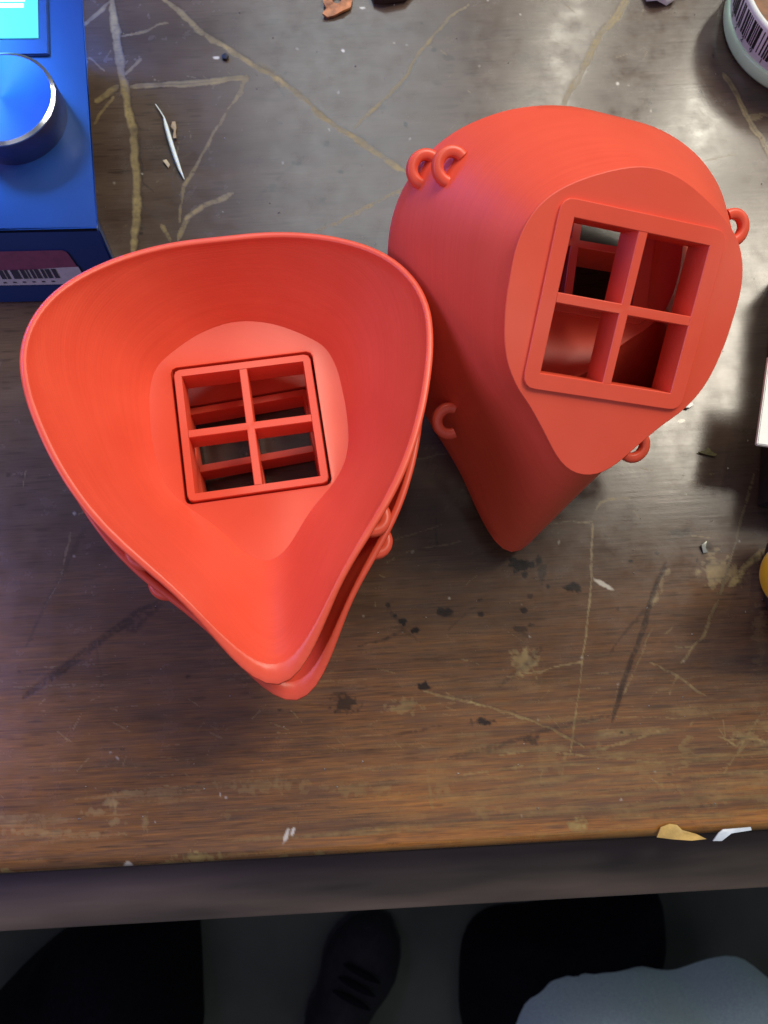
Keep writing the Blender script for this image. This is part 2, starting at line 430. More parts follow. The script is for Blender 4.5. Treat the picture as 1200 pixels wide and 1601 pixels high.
stroke(wear, [(930, 797), (938, 785), (950, 780), (985, 779)], 4, .7, .6); stroke(wear, [(840, 817), (925, 815)], 2.5, .45, .8)
stroke(dark, [(1042, 880), (1022, 925), (1005, 985), (980, 1050), (955, 1128)], 7, .85, .5, Z)
stroke(dark, [(1010, 950), (975, 990), (952, 1022)], 5, .5, .8); stroke(wear, [(1045, 890), (1020, 945)], 13, .5, 1.1)
stroke(wear, [(1020, 980), (1000, 1030), (975, 1085)], 3, .5, .8)
stroke(wear, [(1178, 740), (1150, 840), (1130, 915), (1100, 990), (1065, 1035)], 5, .7, .9)
stroke(dark, [(1165, 790), (1150, 840), (1135, 900), (1110, 970)], 5, .6, 1.0)
stroke(wear, [(1195, 858), (1165, 885), (1140, 915)], 12, .9, .8)
stroke(wear, [(655, 1080), (725, 1095), (800, 1115), (865, 1140), (912, 1167)], 5, .85, .7, Z)
stroke(wear, [(790, 1060), (880, 1040), (912, 1033)], 3, .7, .7); stroke(wear, [(930, 1172), (990, 1155), (1045, 1138)], 5, .8, .7)
stroke(wear, [(1015, 1035), (1060, 1055), (1045, 1085)], 4, .65, .7); stroke(wear, [(1060, 1055), (1105, 1090)], 3.5, .6, .8)
stroke(wear, [(780, 1180), (840, 1172), (950, 1185), (1055, 1193)], 3, .75, .8); stroke(wear, [(720, 1212), (820, 1197)], 5, .7, .8)
stroke(wear, [(668, 1208), (672, 1235), (676, 1262)], 6, .7, .8); stroke(wear, [(885, 1175), (878, 1215)], 5, .5, .9)
stroke(wear, [(870, 1140), (960, 1120), (1060, 1122)], 3, .45, 1.0)
stroke(wear, [(1120, 1150), (1150, 1165), (1180, 1140)], 4, .8, .8); stroke(wear, [(1150, 1180), (1172, 1140), (1195, 1110)], 4, .8, .8); stroke(wear, [(1150, 1150), (1196, 1158)], 4, .8, .8)
stroke(wear, [(640, 720), (720, 705)], 2.5, .35, .9); stroke(wear, [(520, 880), (600, 850), (690, 820)], 2.5, .45, .8)
stroke(wear, [(600, 880), (640, 862), (720, 845)], 3, .4, .9)
stroke(dark, [(233, 945), (175, 988), (105, 1040), (35, 1092)], 11, .7, .7, Z); stroke(dark, [(150, 1010), (160, 1075)], 5, .3, .9)
stroke(dark, [(134, 824), (93, 900), (41, 1011)], 7, .4, .9); stroke(dark, [(262, 935), (230, 955), (200, 985)], 14, .6, .9)
stroke(wear, [(110, 830), (93, 905), (70, 950)], 4, .3, .9)
stroke(dark, [(680, 810), (681, 840), (683, 852), (665, 862)], 2.6, .7, .6); stroke(dark, [(735, 873), (790, 852), (850, 840)], 2.5, .5, .8)
stroke(dark, [(560, 1010), (600, 1000), (628, 985)], 4, .75, .7); stroke(dark, [(605, 950), (632, 985), (658, 1005)], 5, .5, 1.0)
stroke(dark, [(700, 985), (722, 965), (745, 945)], 2.5, .5, .8); stroke(dark, [(800, 975), (828, 995)], 4, .5, .9)
stroke(dark, [(780, 1075), (830, 1030), (850, 1010)], 10, .45, .9)
stroke(dark, [(700, 1185), (780, 1165), (900, 1128), (960, 1118)], 9, .5, .9); stroke(dark, [(600, 1152), (690, 1135)], 6, .5, .9)
stroke(dark, [(215, 215), (222, 250), (222, 285), (240, 300)], 3, .6, .6); stroke(dark, [(430, 128), (445, 150)], 3, .6, .6)
for x, y, rx, ry, a in [(812, 884, 22, 11, .9), (848, 893, 10, 14, .6), (893, 918, 16, 8, .85), (843, 875, 6, 8, .8), (820, 898, 5, 5, .8), (856, 917, 5, 6, .8), (693, 957, 12, 7, .8), (752, 961, 8, 5, .8), (820, 953, 7, 5, .8),
                        (815, 984, 14, 5, .6), (630, 972, 8, 6, .9), (648, 986, 9, 6, .9), (618, 962, 5, 5, .9), (606, 945, 5, 5, .7), (660, 1072, 12, 7, .9), (752, 1128, 16, 9, .9), (832, 1158, 14, 9, .6),
                        (986, 876, 4, 3, .9), (1026, 864, 4, 3, .9), (1064, 832, 16, 6, .6), (1103, 855, 10, 12, .7), (634, 195, 4, 5, .8), (466, 255, 8, 5, .7), (507, 225, 9, 6, .6), (700, 90, 9, 6, .5), (682, 130, 8, 5, .4),
                        (1020, 140, 4, 3, .9), (1015, 160, 3, 3, .8), (540, 1100, 22, 16, .7), (820, 90, 10, 9, .5), (832, 145, 16, 6, .5), (645, 300, 7, 5, .6), (425, 293, 7, 6, .5), (505, 312, 6, 5, .5)]:
    blob(dark, x, y, rx, ry, a, int(x + y))
for k in range(70):
    blob(dark, rng.uniform(0, 1200), rng.uniform(0, 1250), rng.uniform(2, 6), rng.uniform(2, 4), rng.uniform(.3, .8), k)
# bare or yellowed patches
for x, y, rx, ry, a in [(822, 1035, 26, 20, .75), (630, 1103, 26, 13, .7), (1125, 895, 30, 22, .75), (1115, 890, 12, 30, .6), (1070, 1170, 14, 20, .65), (1165, 1152, 20, 14, .6), (930, 1175, 14, 10, .5), (760, 1268, 24, 12, .45),
                        (1100, 1240, 34, 30, .35), (860, 1190, 30, 22, .3), (1020, 1200, 40, 20, .3), (410, 1228, 70, 12, .5), (560, 1232, 60, 12, .5), (172, 1251, 13, 17, .8), (150, 1268, 20, 6, .7), (208, 1240, 20, 5, .7),
                        (228, 1285, 6, 17, .75), (180, 1285, 14, 6, .7), (60, 1300, 60, 6, .7), (130, 1304, 60, 5, .6), (60, 1283, 12, 16, .4), (352, 1275, 10, 5, .3), (907, 1290, 18, 16, .6), (690, 1220, 20, 40, .3), (1185, 1000, 14, 50, .3)]:
    blob(wear, x, y, rx, ry, a * .6, int(x * 3 + y), rag=1.3, soft=.6)
# short scratches, many near the front edge on the right
for k in range(150):
    x = 1200 * (1 - rng.random() ** 1.5); y = rng.uniform(1090, 1275) if rng.random() < .75 else rng.uniform(640, 1100)
    an = rng.normal(0, .35) if rng.random() < .6 else rng.uniform(0, 3.14); l = rng.uniform(5, 38)
    stroke(wear, [(x, y), (x + l * math.cos(an), y - l * math.sin(an))], rng.uniform(1.5, 3), rng.uniform(.2, .65), .9, wob=2)
for k in range(60):
    x = rng.uniform(120, 1200); y = rng.uniform(0, 420); an = rng.uniform(0, 3.14); l = rng.uniform(4, 22)
    stroke(wear, [(x, y), (x + l * math.cos(an), y - l * math.sin(an))], rng.uniform(1.5, 2.4), rng.uniform(.15, .45), .9, wob=2)
for k in range(120):
    y = rng.uniform(1000, 1290); x = rng.uniform(-20, 1200); l = rng.uniform(40, 200)
    stroke(wear if rng.random() < .45 else dark, [(x, y), (x + l, y - l * .055)], rng.uniform(1.5, 4.5), rng.uniform(.12, .32), 1.0, wob=2)
# pale specks of dust and paint
for k in range(80):
    blob(pale, rng.uniform(100, 1200), rng.uniform(0, 1290) ** 1.0, rng.uniform(1.3, 3.0), rng.uniform(1.2, 2.2), rng.uniform(.2, .6), k, rot=rng.uniform(0, 3))
for x, y, rx, ry, rot in [(902, 722, 12, 3.5, 1.1), (1064, 658, 7, 3, -.3), (447, 1306, 4, 13, .35), (458, 1299, 3, 8, .35), (965, 131, 3, 3, 0), (536, 79, 4, 3, .2), (338, 90, 5, 3, 0), (566, 12, 6, 2, 0), (200, 1354, 9, 8, 0), (945, 914, 20, 4, .5)]:
    blob(pale, x, y, rx, ry, .9, int(x), rot=rot, rag=.5)
# varnish worn to warm brown towards the front, orange along the edge
wf = np.clip((PY - 800) / 400, 0, 1)
warm = np.clip(wf * (.45 + 1.1 * (n_gr - .3)), 0, 1) * .66
edge = np.exp(-((ws * 1000 + 1) / 6.5) ** 2)[:, None] * np.clip((PX - 250) / 450, .18, 1) * np.clip(.5 + 1.4 * (n_gr - .3), 0, 1.2)
warm = np.clip(np.maximum(warm, edge * 1.5), 0, 1)
band = np.exp(-((ws * 1000 - 14) / 11.) ** 2)[:, None] * np.clip(1 - abs(PX - 640) / 420, 0, 1)
warm = np.clip(np.maximum(warm, band * (.3 + n_gr)), 0, 1)
wash = np.clip((PX - 420) / 500, 0, 1) * np.clip((PY - 1040) / 120, 0, 1) * np.clip((fbm(GU * .03, GW * .5, 130, 4) - .47) * 4.5, 0, 1) * np.clip(.3 + n_hf, 0, 1)
wear = np.maximum(wear, wash * .42)
wash = np.clip((fbm(GU * .02, GW * .35, 150, 4) - .55) * 6, 0, 1) * np.clip((PY - 1180) / 90, 0, 1) * n_hf
wear = np.maximum(wear, wash * .5)
pores = np.clip((fbm(GU * .10, GW * 1.6, 170, 2) - .66) * 7, 0, 1) * np.clip(fbm(GU * .02, GW * .03, 180, 2) * 1.4, 0, 1)
dark = np.maximum(dark, pores * .45)
# moulded edge, darker below
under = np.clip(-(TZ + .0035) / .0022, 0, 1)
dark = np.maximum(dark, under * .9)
line = np.exp(-((ws * 1000 - 5.5) / .6) ** 2)[:, None] * (TZ == 0)
dark = np.maximum(dark, line * .35 * np.clip(n_gr * 1.6, 0, 1))
for x, y, rx, ry in [(310, 1341, 32, 9), (270, 1349, 18, 5), (200, 1355, 9, 9), (500, 1338, 16, 7), (445, 1342, 16, 5), (14, 1362, 10, 5), (905, 1291, 16, 10)]:
    blob(wear, x, y, rx, ry, .75, int(x), rag=1.2)

TZ = TZ - dig + (n_gr - .5) * .00002 * (TZ == 0)
def build_table():
    root = empty('wooden_table', (ORG.x, ORG.y, 0))
    tag(root, 'old brown wooden table top, varnish scratched and worn, orange along its front edge', 'table')
    me = bpy.data.meshes.new('table_top')
    V = np.stack([TX - ORG.x, TY - ORG.y, TZ], -1).reshape(-1, 3)
    i = np.arange((NR - 1) * (NC - 1)); r = i // (NC - 1); c = i % (NC - 1); a = r * NC + c
    Q = np.stack([a, a + NC, a + NC + 1, a + 1], 1)
    me.vertices.add(len(V)); me.vertices.foreach_set('co', V.astype('f4').ravel())
    me.loops.add(Q.size); me.loops.foreach_set('vertex_index', Q.astype('i4').ravel())
    me.polygons.add(len(Q)); me.polygons.foreach_set('loop_start', (np.arange(len(Q)) * 4).astype('i4'))
    me.update(calc_edges=True); me.validate(); me.shade_smooth()
    at1 = me.attributes.new('marks', 'FLOAT_COLOR', 'POINT')
    at1.data.foreach_set('color', np.stack([wear, dark, pale, warm], -1).reshape(-1).astype('f4'))
    m, nt, b = new_mat('scratched_varnished_wood')
    ta = N(nt, 'ShaderNodeAttribute'); ta.attribute_name = 'marks'
    sp = N(nt, 'ShaderNodeSeparateColor'); L(nt, ta, 'Color', sp, 0)
    tc = N(nt, 'ShaderNodeTexCoord'); mp = N(nt, 'ShaderNodeMapping')
    mp.inputs['Rotation'].default_value = (0, 0, -math.atan2(U.y, U.x)); mp.inputs['Scale'].default_value = (1, 1, 1)
    L(nt, tc, 'Object', mp, 'Vector')
    m2_ = N(nt, 'ShaderNodeMapping'); m2_.inputs['Scale'].default_value = (55, 1900, 55); L(nt, mp, 'Vector', m2_, 'Vector')
    gr = N(nt, 'ShaderNodeTexNoise'); gr.inputs['Scale'].default_value = 1; gr.inputs['Detail'].default_value = 6; gr.inputs['Roughness'].default_value = .65
    L(nt, m2_, 'Vector', gr, 'Vector')
    m3_ = N(nt, 'ShaderNodeMapping'); m3_.inputs['Scale'].default_value = (6, 60, 6); L(nt, mp, 'Vector', m3_, 'Vector')
    bn = N(nt, 'ShaderNodeTexNoise'); bn.inputs['Scale'].default_value = 1; bn.inputs['Detail'].default_value = 4; L(nt, m3_, 'Vector', bn, 'Vector')
    sm = N(nt, 'ShaderNodeTexNoise'); sm.inputs['Scale'].default_value = 90; sm.inputs['Detail'].default_value = 7; sm.inputs['Roughness'].default_value = .6; L(nt, mp, 'Vector', sm, 'Vector')
    mixn = N(nt, 'ShaderNodeMath', operation='MULTIPLY_ADD'); mixn.inputs[1].default_value = .55; L(nt, gr, 'Fac', mixn, 0)
    hal = N(nt, 'ShaderNodeMath', operation='MULTIPLY'); hal.inputs[1].default_value = .45; L(nt, bn, 'Fac', hal, 0); L(nt, hal, 0, mixn, 2)
    rp = N(nt, 'ShaderNodeValToRGB'); e = rp.color_ramp.elements
    e[0].position = .28; e[0].color = (.042, .025, .019, 1); e[1].position = .74; e[1].color = (.112, .076, .054, 1)
    L(nt, mixn, 0, rp, 'Fac')
    rw = N(nt, 'ShaderNodeValToRGB'); e = rw.color_ramp.elements
    e[0].position = .34; e[0].color = (.10, .040, .013, 1); e[1].position = .68; e[1].color = (.50, .20, .040, 1)
    L(nt, mixn, 0, rw, 'Fac')
    def mix(fac, a, bcol):
        x = N(nt, 'ShaderNodeMix', data_type='RGBA')
        nt.links.new(fac, x.inputs[0]); nt.links.new(a, x.inputs[6])
        if isinstance(bcol, tuple): x.inputs[7].default_value = bcol
        else: nt.links.new(bcol, x.inputs[7])
        return x.outputs[2]
    c = mix(ta.outputs['Alpha'], rp.outputs['Color'], rw.outputs['Color'])
    ry_ = N(nt, 'ShaderNodeValToRGB'); e = ry_.color_ramp.elements
    e[0].position = .3; e[0].color = (.16, .112, .038, 1); e[1].position = .7; e[1].color = (.40, .30, .105, 1)
    L(nt, sm, 'Fac', ry_, 'Fac')
    c = mix(sp.outputs['Red'], c, ry_.outputs['Color'])
    c = mix(sp.outputs['Green'], c, (.008, .007, .007, 1))
    c = mix(sp.outputs['Blue'], c, (.55, .52, .45, 1))
    nt.links.new(c, b.inputs['Base Color'])
    # gloss: varnish, smeared and dulled, bare wood in the scratches
    rr = N(nt, 'ShaderNodeMapRange'); rr.inputs['From Min'].default_value = .3; rr.inputs['From Max'].default_value = .7
    rr.inputs['To Min'].default_value = .17; rr.inputs['To Max'].default_value = .30; L(nt, sm, 'Fac', rr, 'Value')
    ad = N(nt, 'ShaderNodeMath', operation='MULTIPLY_ADD'); ad.inputs[1].default_value = .35; L(nt, sp, 'Red', ad, 0); L(nt, rr, 0, ad, 2)
    nt.links.new(ad.outputs[0], b.inputs['Roughness'])
    hb = N(nt, 'ShaderNodeMath', operation='MULTIPLY_ADD'); hb.inputs[1].default_value = .3; L(nt, gr, 'Fac', hb, 0); L(nt, sm, 'Fac', hb, 2)
    bp = N(nt, 'ShaderNodeBump'); bp.inputs['Strength'].default_value = .09; bp.inputs['Distance'].default_value = .00030
    L(nt, hb, 0, bp, 'Height'); L(nt, bp, 'Normal', b, 'Normal')
    b.inputs['Specular IOR Level'].default_value = .55
    me.materials.append(m)
    o = bpy.data.objects.new('table_top', me); COL.objects.link(o); o.parent = root
    # rail that sticks out a little below the top
    mr = simple('grimy_painted_wood', (.062, .046, .036), .6, noise=.30, scale=60, bump=.5, stretch=(.12, 1, 1))
    rot = math.atan2(U.y, U.x)
    y_f = (at(600, 1422, -.034) - ORG).dot(Wd)
    bm = bmesh.new(); box_bm(bm, -.7, .7, y_f, -.012, -.058, -.034, .0012)
    o = bm_obj('front_rail', bm, mr, root); o.rotation_euler = (0, 0, rot)
    bm = bmesh.new(); box_bm(bm, -.7, .7, -.0098, .02, -.0338, -.0190, .002)  # dark strip added to draw the shadow band below the table edge
    o = bm_obj('edge_shade_strip', bm, simple('edge_shade_brown', (.034, .024, .017), .55, noise=.25, scale=60, bump=.4, stretch=(.2, 1, 1)), root); o.rotation_euler = (0, 0, rot)
    bm = bmesh.new(); box_bm(bm, -.72, .72, .02, .88, -.055, -.0215, .001)
    o = bm_obj('under_frame', bm, mr, root); o.rotation_euler = (0, 0, rot)
    for x in (-.68, .64):
        for y in (.06, .82):
            bm = bmesh.new(); box_bm(bm, x, x + .045, y, y + .045, -.748, -.055, .003)
            o = bm_obj('leg', bm, mr, root); o.rotation_euler = (0, 0, rot)
    return root
table = build_table()

# ------------------------------------------------------------------ floor and what lies in the dark under the table
fm = simple('dull_concrete', (.055, .062, .050), .75, noise=.12, scale=9, bump=.2)
fl = mesh_obj('floor', [(-4, -4, -.75), (4, -4, -.75), (4, 4, -.75), (-4, 4, -.75)], [(0, 1, 2, 3)], fm, smooth=False)
tag(fl, kind='structure')

def cushion(name, px_poly, z0, z1, mat, seed=0, wr=.012):
    """a soft body whose plan follows a polygon, rounded over the top, with folds"""
    r = np.random.default_rng(seed)
    P = np.array([tuple(at(x, y, z0 + (z1 - z0) * .5))[:2] for x, y in px_poly])
    # resample and smooth
    n = 64; d = np.r_[0, np.cumsum(np.linalg.norm(np.diff(np.r_[P, P[:1]], axis=0), axis=1))]
    t = np.linspace(0, d[-1], n, endpoint=False); Q = np.c_[np.interp(t, d, np.r_[P[:, 0], P[0, 0]]), np.interp(t, d, np.r_[P[:, 1], P[0, 1]])]
    for _ in range(3): Q = Q * .5 + (np.roll(Q, 1, 0) + np.roll(Q, -1, 0)) * .25
    c = Q.mean(0); loops = []; off = r.uniform(0, 6, 4)
    for k in range(13):
        a = k / 12 * math.pi / 2 * .96
        s = .9 + .1 * math.cos(2 * a) if k < 3 else math.cos(a) ** .55
        s = math.cos(a) ** .5; z = z0 + (z1 - z0) * math.sin(a) ** .9
        q = c + (Q - c) * s
        ang = np.arctan2(Q[:, 1] - c[1], Q[:, 0] - c[0])
        w = wr * (np.sin(3 * ang + off[0] + k * .5) + .6 * np.sin(7 * ang + off[1] - k * .4) + .4 * np.sin(13 * ang + off[2])) * math.sin(2 * a)
        loops.append([(x, y, z + ww) for (x, y), ww in zip(q, w)])
    V, Fc = rings(loops, cap0=True, cap1=True)
    return mesh_obj(name, V, Fc, mat, sharp=80)
mblk = simple('black_cloth', (.003, .003, .006), .95, noise=.2, scale=200, spec=.15)
mblu = simple('pale_blue_cloth', (.62, .88, .98), .9, noise=.08, scale=500, bump=.4)
o = cushion('dark_cloth', [(-60, 1600), (20, 1515), (100, 1455), (170, 1415), (278, 1410), (285, 1520), (290, 1680), (100, 1760), (-60, 1720)], -.75, -.55, mblk, 3)
tag(o, 'black cloth heap in the shade below the table, at the lower left corner', 'cloth')
o = cushion('dark_bag', [(725, 1620), (728, 1500), (750, 1455), (790, 1440), (860, 1440), (900, 1400), (1040, 1380), (1045, 1480), (1030, 1560), (1000, 1660), (850, 1700), (740, 1680)], -.75, -.60, mblk, 5)
tag(o, 'black soft bag on the floor behind the pale blue cloth', 'bag')
o = cushion('blue_cloth', [(822, 1690), (850, 1620), (910, 1585), (980, 1572), (1060, 1572), (1110, 1590), (1150, 1568), (1230, 1550), (1290, 1600), (1290, 1760), (1000, 1800), (830, 1760)], -.62, -.40, mblu, 9, .020)
tag(o, 'pale blue cloth bunched below the table at the lower right corner', 'cloth')
o = cushion('green_wrapper', [(728, 1462), (738, 1446), (752, 1440), (754, 1456), (742, 1476), (730, 1482)], -.748, -.728, simple('olive_wrapper', (.30, .34, .04), .6), 6, .001)
tag(o, 'small yellow green wrapper on the floor left of the black bag', 'wrapper')
def shoe():
    root = empty('dark_shoe', at(570, 1560, -.75))
    tag(root, 'black shoe on the floor between the two black heaps, toe towards the table', 'shoe')
    p0 = at(500, 1660, -.70) - root.location; p1 = at(596, 1440, -.70) - root.location
    ax = (p1 - p0); ln = ax.length; ax.normalize(); sd = Vector((ax.y, -ax.x, 0))
    def sect(widths, heights, z0, n=28):
        loops = []
        for t, w, h in zip(np.linspace(0, 1, len(widths)), widths, heights):
            ring = []
            for j in range(n):
                a = 2 * math.pi * j / n; x = math.cos(a); zz = max(math.sin(a), -.25)
                ring.append(Vector((p0.x, p0.y, 0)) + ax * (t * ln) + sd * (x * w) + Vector((0, 0, z0 + zz * h + .25 * h)))
            loops.append(ring)
        return rings(loops, cap0=True, cap1=True)
    V, Fc = sect([.018, .034, .038, .036, .040, .046, .048, .044, .034, .012], [.06, .085, .08, .07, .06, .052, .046, .042, .036, .012], .014)
    mesh_obj('upper', V, Fc, simple('black_leather', (.005, .005, .009), .85, noise=.2, scale=90, bump=.3), root, sharp=60)
    V, Fc = sect([.020, .036, .040, .038, .042, .048, .050, .046, .036, .014], [.012] * 10, .001)
    mesh_obj('sole', V, Fc, simple('black_rubber', (.02, .02, .022), .7), root, sharp=60)
    e = []
    for k in range(3):
        c = Vector((p0.x, p0.y, .085 - .005 * k)) + ax * (ln * (.52 + .08 * k))
        bm = bmesh.new(); bmesh.ops.create_uvsphere(bm, u_segments=10, v_segments=6, radius=1)
        for v in bm.verts: v.co = c + sd * v.co.x * .026 + ax * v.co.y * .004 + Vector((0, 0, v.co.z * .004))
        bm_obj('lace', bm, mblk, root)
shoe()

# ------------------------------------------------------------------ control box with knob and screen
M_BODY = simple('blue_glare_plastic', (.008, .036, .150), .34, noise=.03, scale=40)  # blue screen glare put into the base colour of the dark case
def control_box():
    h = .040
    root = empty('control_box', at(0, 300, 0))
    tag(root, 'blue lit control box with round knob and bright screen, barcode sticker on its front', 'control box')
    o0 = root.location
    T = [at(x, y, h) for x, y in ((-330, -40), (128, -40), (155, 358), (-330, 366))]
    B = [at(x, y, 0) for x, y in ((-260, 60), (40, 60), (205, 470), (-260, 480))]
    bm = bmesh.new(); tv = [bm.verts.new(p - o0) for p in T]; bv = [bm.verts.new(p - o0 + Vector((0, 0, .0005))) for p in B]
    bm.faces.new(tv); bm.faces.new(bv[::-1])
    for i in (0, 2, 3): bm.faces.new((tv[i], bv[i], bv[(i + 1) % 4], tv[(i + 1) % 4]))
    bm.faces.new((tv[1], tv[2], bv[1])); bm.faces.new((tv[2], bv[2], bv[1]))
    bmesh.ops.bevel(bm, geom=list(bm.edges), offset=.0011, segments=3, profile=.6, affect='EDGES')
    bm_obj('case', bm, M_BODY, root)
    def plate(name, quad, z0, z1, mat, bev=.0005, parent=root):
        b0 = [at(x, y, h) for x, y in quad]; bm = bmesh.new()
        lo = [bm.verts.new(Vector((p.x, p.y, z0)) - o0) for p in b0]; hi = [bm.verts.new(Vector((p.x, p.y, z1)) - o0) for p in b0]
        bm.faces.new(hi); bm.faces.new(lo[::-1])
        for i in range(4): bm.faces.new((hi[i], lo[i], lo[(i + 1) % 4], hi[(i + 1) % 4]))
        if bev: bmesh.ops.bevel(bm, geom=list(bm.edges), offset=bev, segments=2, affect='EDGES')
        return bm_obj(name, bm, mat, parent)
    bz = plate('screen_bezel', [(-330, -40), (74, -40), (78, 88), (-330, 94)], h - .001, h + .0012, simple('bezel_plastic', (.012, .04, .16), .3, noise=.03))  # dark bezel, its colour tinted by the same blue glow
    sc = plate('screen', [(-330, -40), (60, -40), (62, 63), (-330, 68)], h + .0008, h + .0018, simple('cyan_screen', (.02, .1, .12), .3, noise=.01, emit=(.10, .78, .95), estr=1.05), 0, bz)
    mw = simple('white_screen_text', (.5, .5, .5), .4, emit=(.9, .95, 1), estr=1.1)
    plate('screen_text', [(-250, 3.5), (42, 3), (42, 7.5), (-250, 8.5)], h + .0018, h + .00195, mw, 0, bz)
    plate('screen_text', [(-250, 11.5), (40, 11), (40, 17), (-250, 18)], h + .0018, h + .00195, mw, 0, bz)
    # knob
    kz = h + .013
    c = at(2, 153, kz); rad = (at(87, 153, kz) - c).length
    def lathe(prof, n=96):
        return rings([[(c.x - o0.x + r * math.cos(2 * math.pi * j / n), c.y - o0.y + r * math.sin(2 * math.pi * j / n), z) for j in range(n)] for r, z in prof])
    V, Fc = lathe([(rad * .99, h - .0005), (rad * .99, kz - .0012), (rad * .985, kz - .001)])
    mk = simple('knob_side_metal', (.10, .14, .30), .35, .9, noise=.02)  # blue light tinted into the colour of the knob's side
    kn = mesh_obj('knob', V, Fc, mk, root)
    V, Fc = lathe([(rad * .985, kz - .0012), (rad * .985, kz - .0004), (rad * .925, kz + .0004), (rad * .915, kz + .0003)])
    mesh_obj('bright_ring', V, Fc, simple('bare_metal', (.80, .84, .92), .18, 1.0, noise=.01), kn, sharp=20)
    V, Fc = lathe([(rad * .915, kz + .0002), (rad * .5, kz + .0001), (rad * .02, kz)])
    V = list(V); Fc = list(Fc) + [tuple(range(192, 288))]
    mt, nt, b = new_mat('spun_metal'); b.inputs['Metallic'].default_value = .85; b.inputs['Roughness'].default_value = .42; b.inputs['Base Color'].default_value = (.06, .16, .46, 1)  # plain metal with the blue light put into its base colour
    b.inputs['Anisotropic'].default_value = .7
    tg = N(nt, 'ShaderNodeTangent', direction_type='RADIAL', axis='Z'); L(nt, tg, 0, b, 'Tangent')
    tcn = N(nt, 'ShaderNodeTexCoord'); no = N(nt, 'ShaderNodeTexNoise'); no.inputs['Scale'].default_value = 200; L(nt, tcn, 'Object', no, 'Vector')
    rr = N(nt, 'ShaderNodeMapRange'); rr.inputs['To Min'].default_value = .36; rr.inputs['To Max'].default_value = .5; L(nt, no, 'Fac', rr, 'Value'); L(nt, rr, 0, b, 'Roughness')
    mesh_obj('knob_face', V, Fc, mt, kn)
    # sticker on the sloping front: interpolate on the front face
    TL, TR, BR, BL = T[3], T[2], B[2], B[3]
    nrm = (TR - TL).cross(BL - TL).normalized()
    if nrm.z < 0: nrm = -nrm
    def onface(px, py, lift):
        d = Vector(((px - 600) / F, math.sin(TILT) + (800 - py) / F * math.cos(TILT), -math.cos(TILT) + (800 - py) / F * math.sin(TILT)))
        q = TL + nrm * lift; o = Vector((0, 0, CAM_H)); t = (q - o).dot(nrm) / d.dot(nrm)
        return o + d * t - o0
    def flat(name, quad, lift, mat, parent):
        lo = [onface(x, y, lift - .0003) for x, y in quad]; hi = [onface(x, y, lift) for x, y in quad]; n = len(quad)
        return mesh_obj(name, lo + hi, [tuple(range(n, 2 * n)), tuple(range(n))[::-1]] + [(i, (i + 1) % n, n + (i + 1) % n, n + i) for i in range(n)], mat, parent, smooth=False)
    st = flat('sticker', [(-330, 400), (96, 391), (103, 393), (108, 399), (129, 428), (106, 444), (-330, 452)], .0005, simple('plum_print', (.17, .05, .10), .5, noise=.05), root)
    mwht = simple('sticker_paper', (.42, .42, .46), .6, noise=.04)
    flat('paper_band', [(-330, 426), (40, 422), (97, 418), (122, 417), (129, 428), (106, 444), (-330, 452)], .0007, mwht, st)
    mb = simple('print_ink', (.03, .03, .05), .6)
    x = -60.0; r = random.Random(4)
    while x < 88:
        w = r.choice([3, 5, 7, 10, 12]); 
        flat('barcode_bar', [(x, 422.5 - x * .03), (x + w, 422.3 - x * .03), (x + w + 8, 436 - x * .02), (x + 8, 436.3 - x * .02)], .0009, mb, st)
        x += w + r.choice([2, 3, 5])
    for k in range(9):
        x = -40 + 15 * k; flat('digit', [(x, 441 - .03 * x), (x + 5, 441 - .03 * x), (x + 6, 443 - .03 * x), (x + 1, 443 - .03 * x)], .0009, mb, st)
control_box()

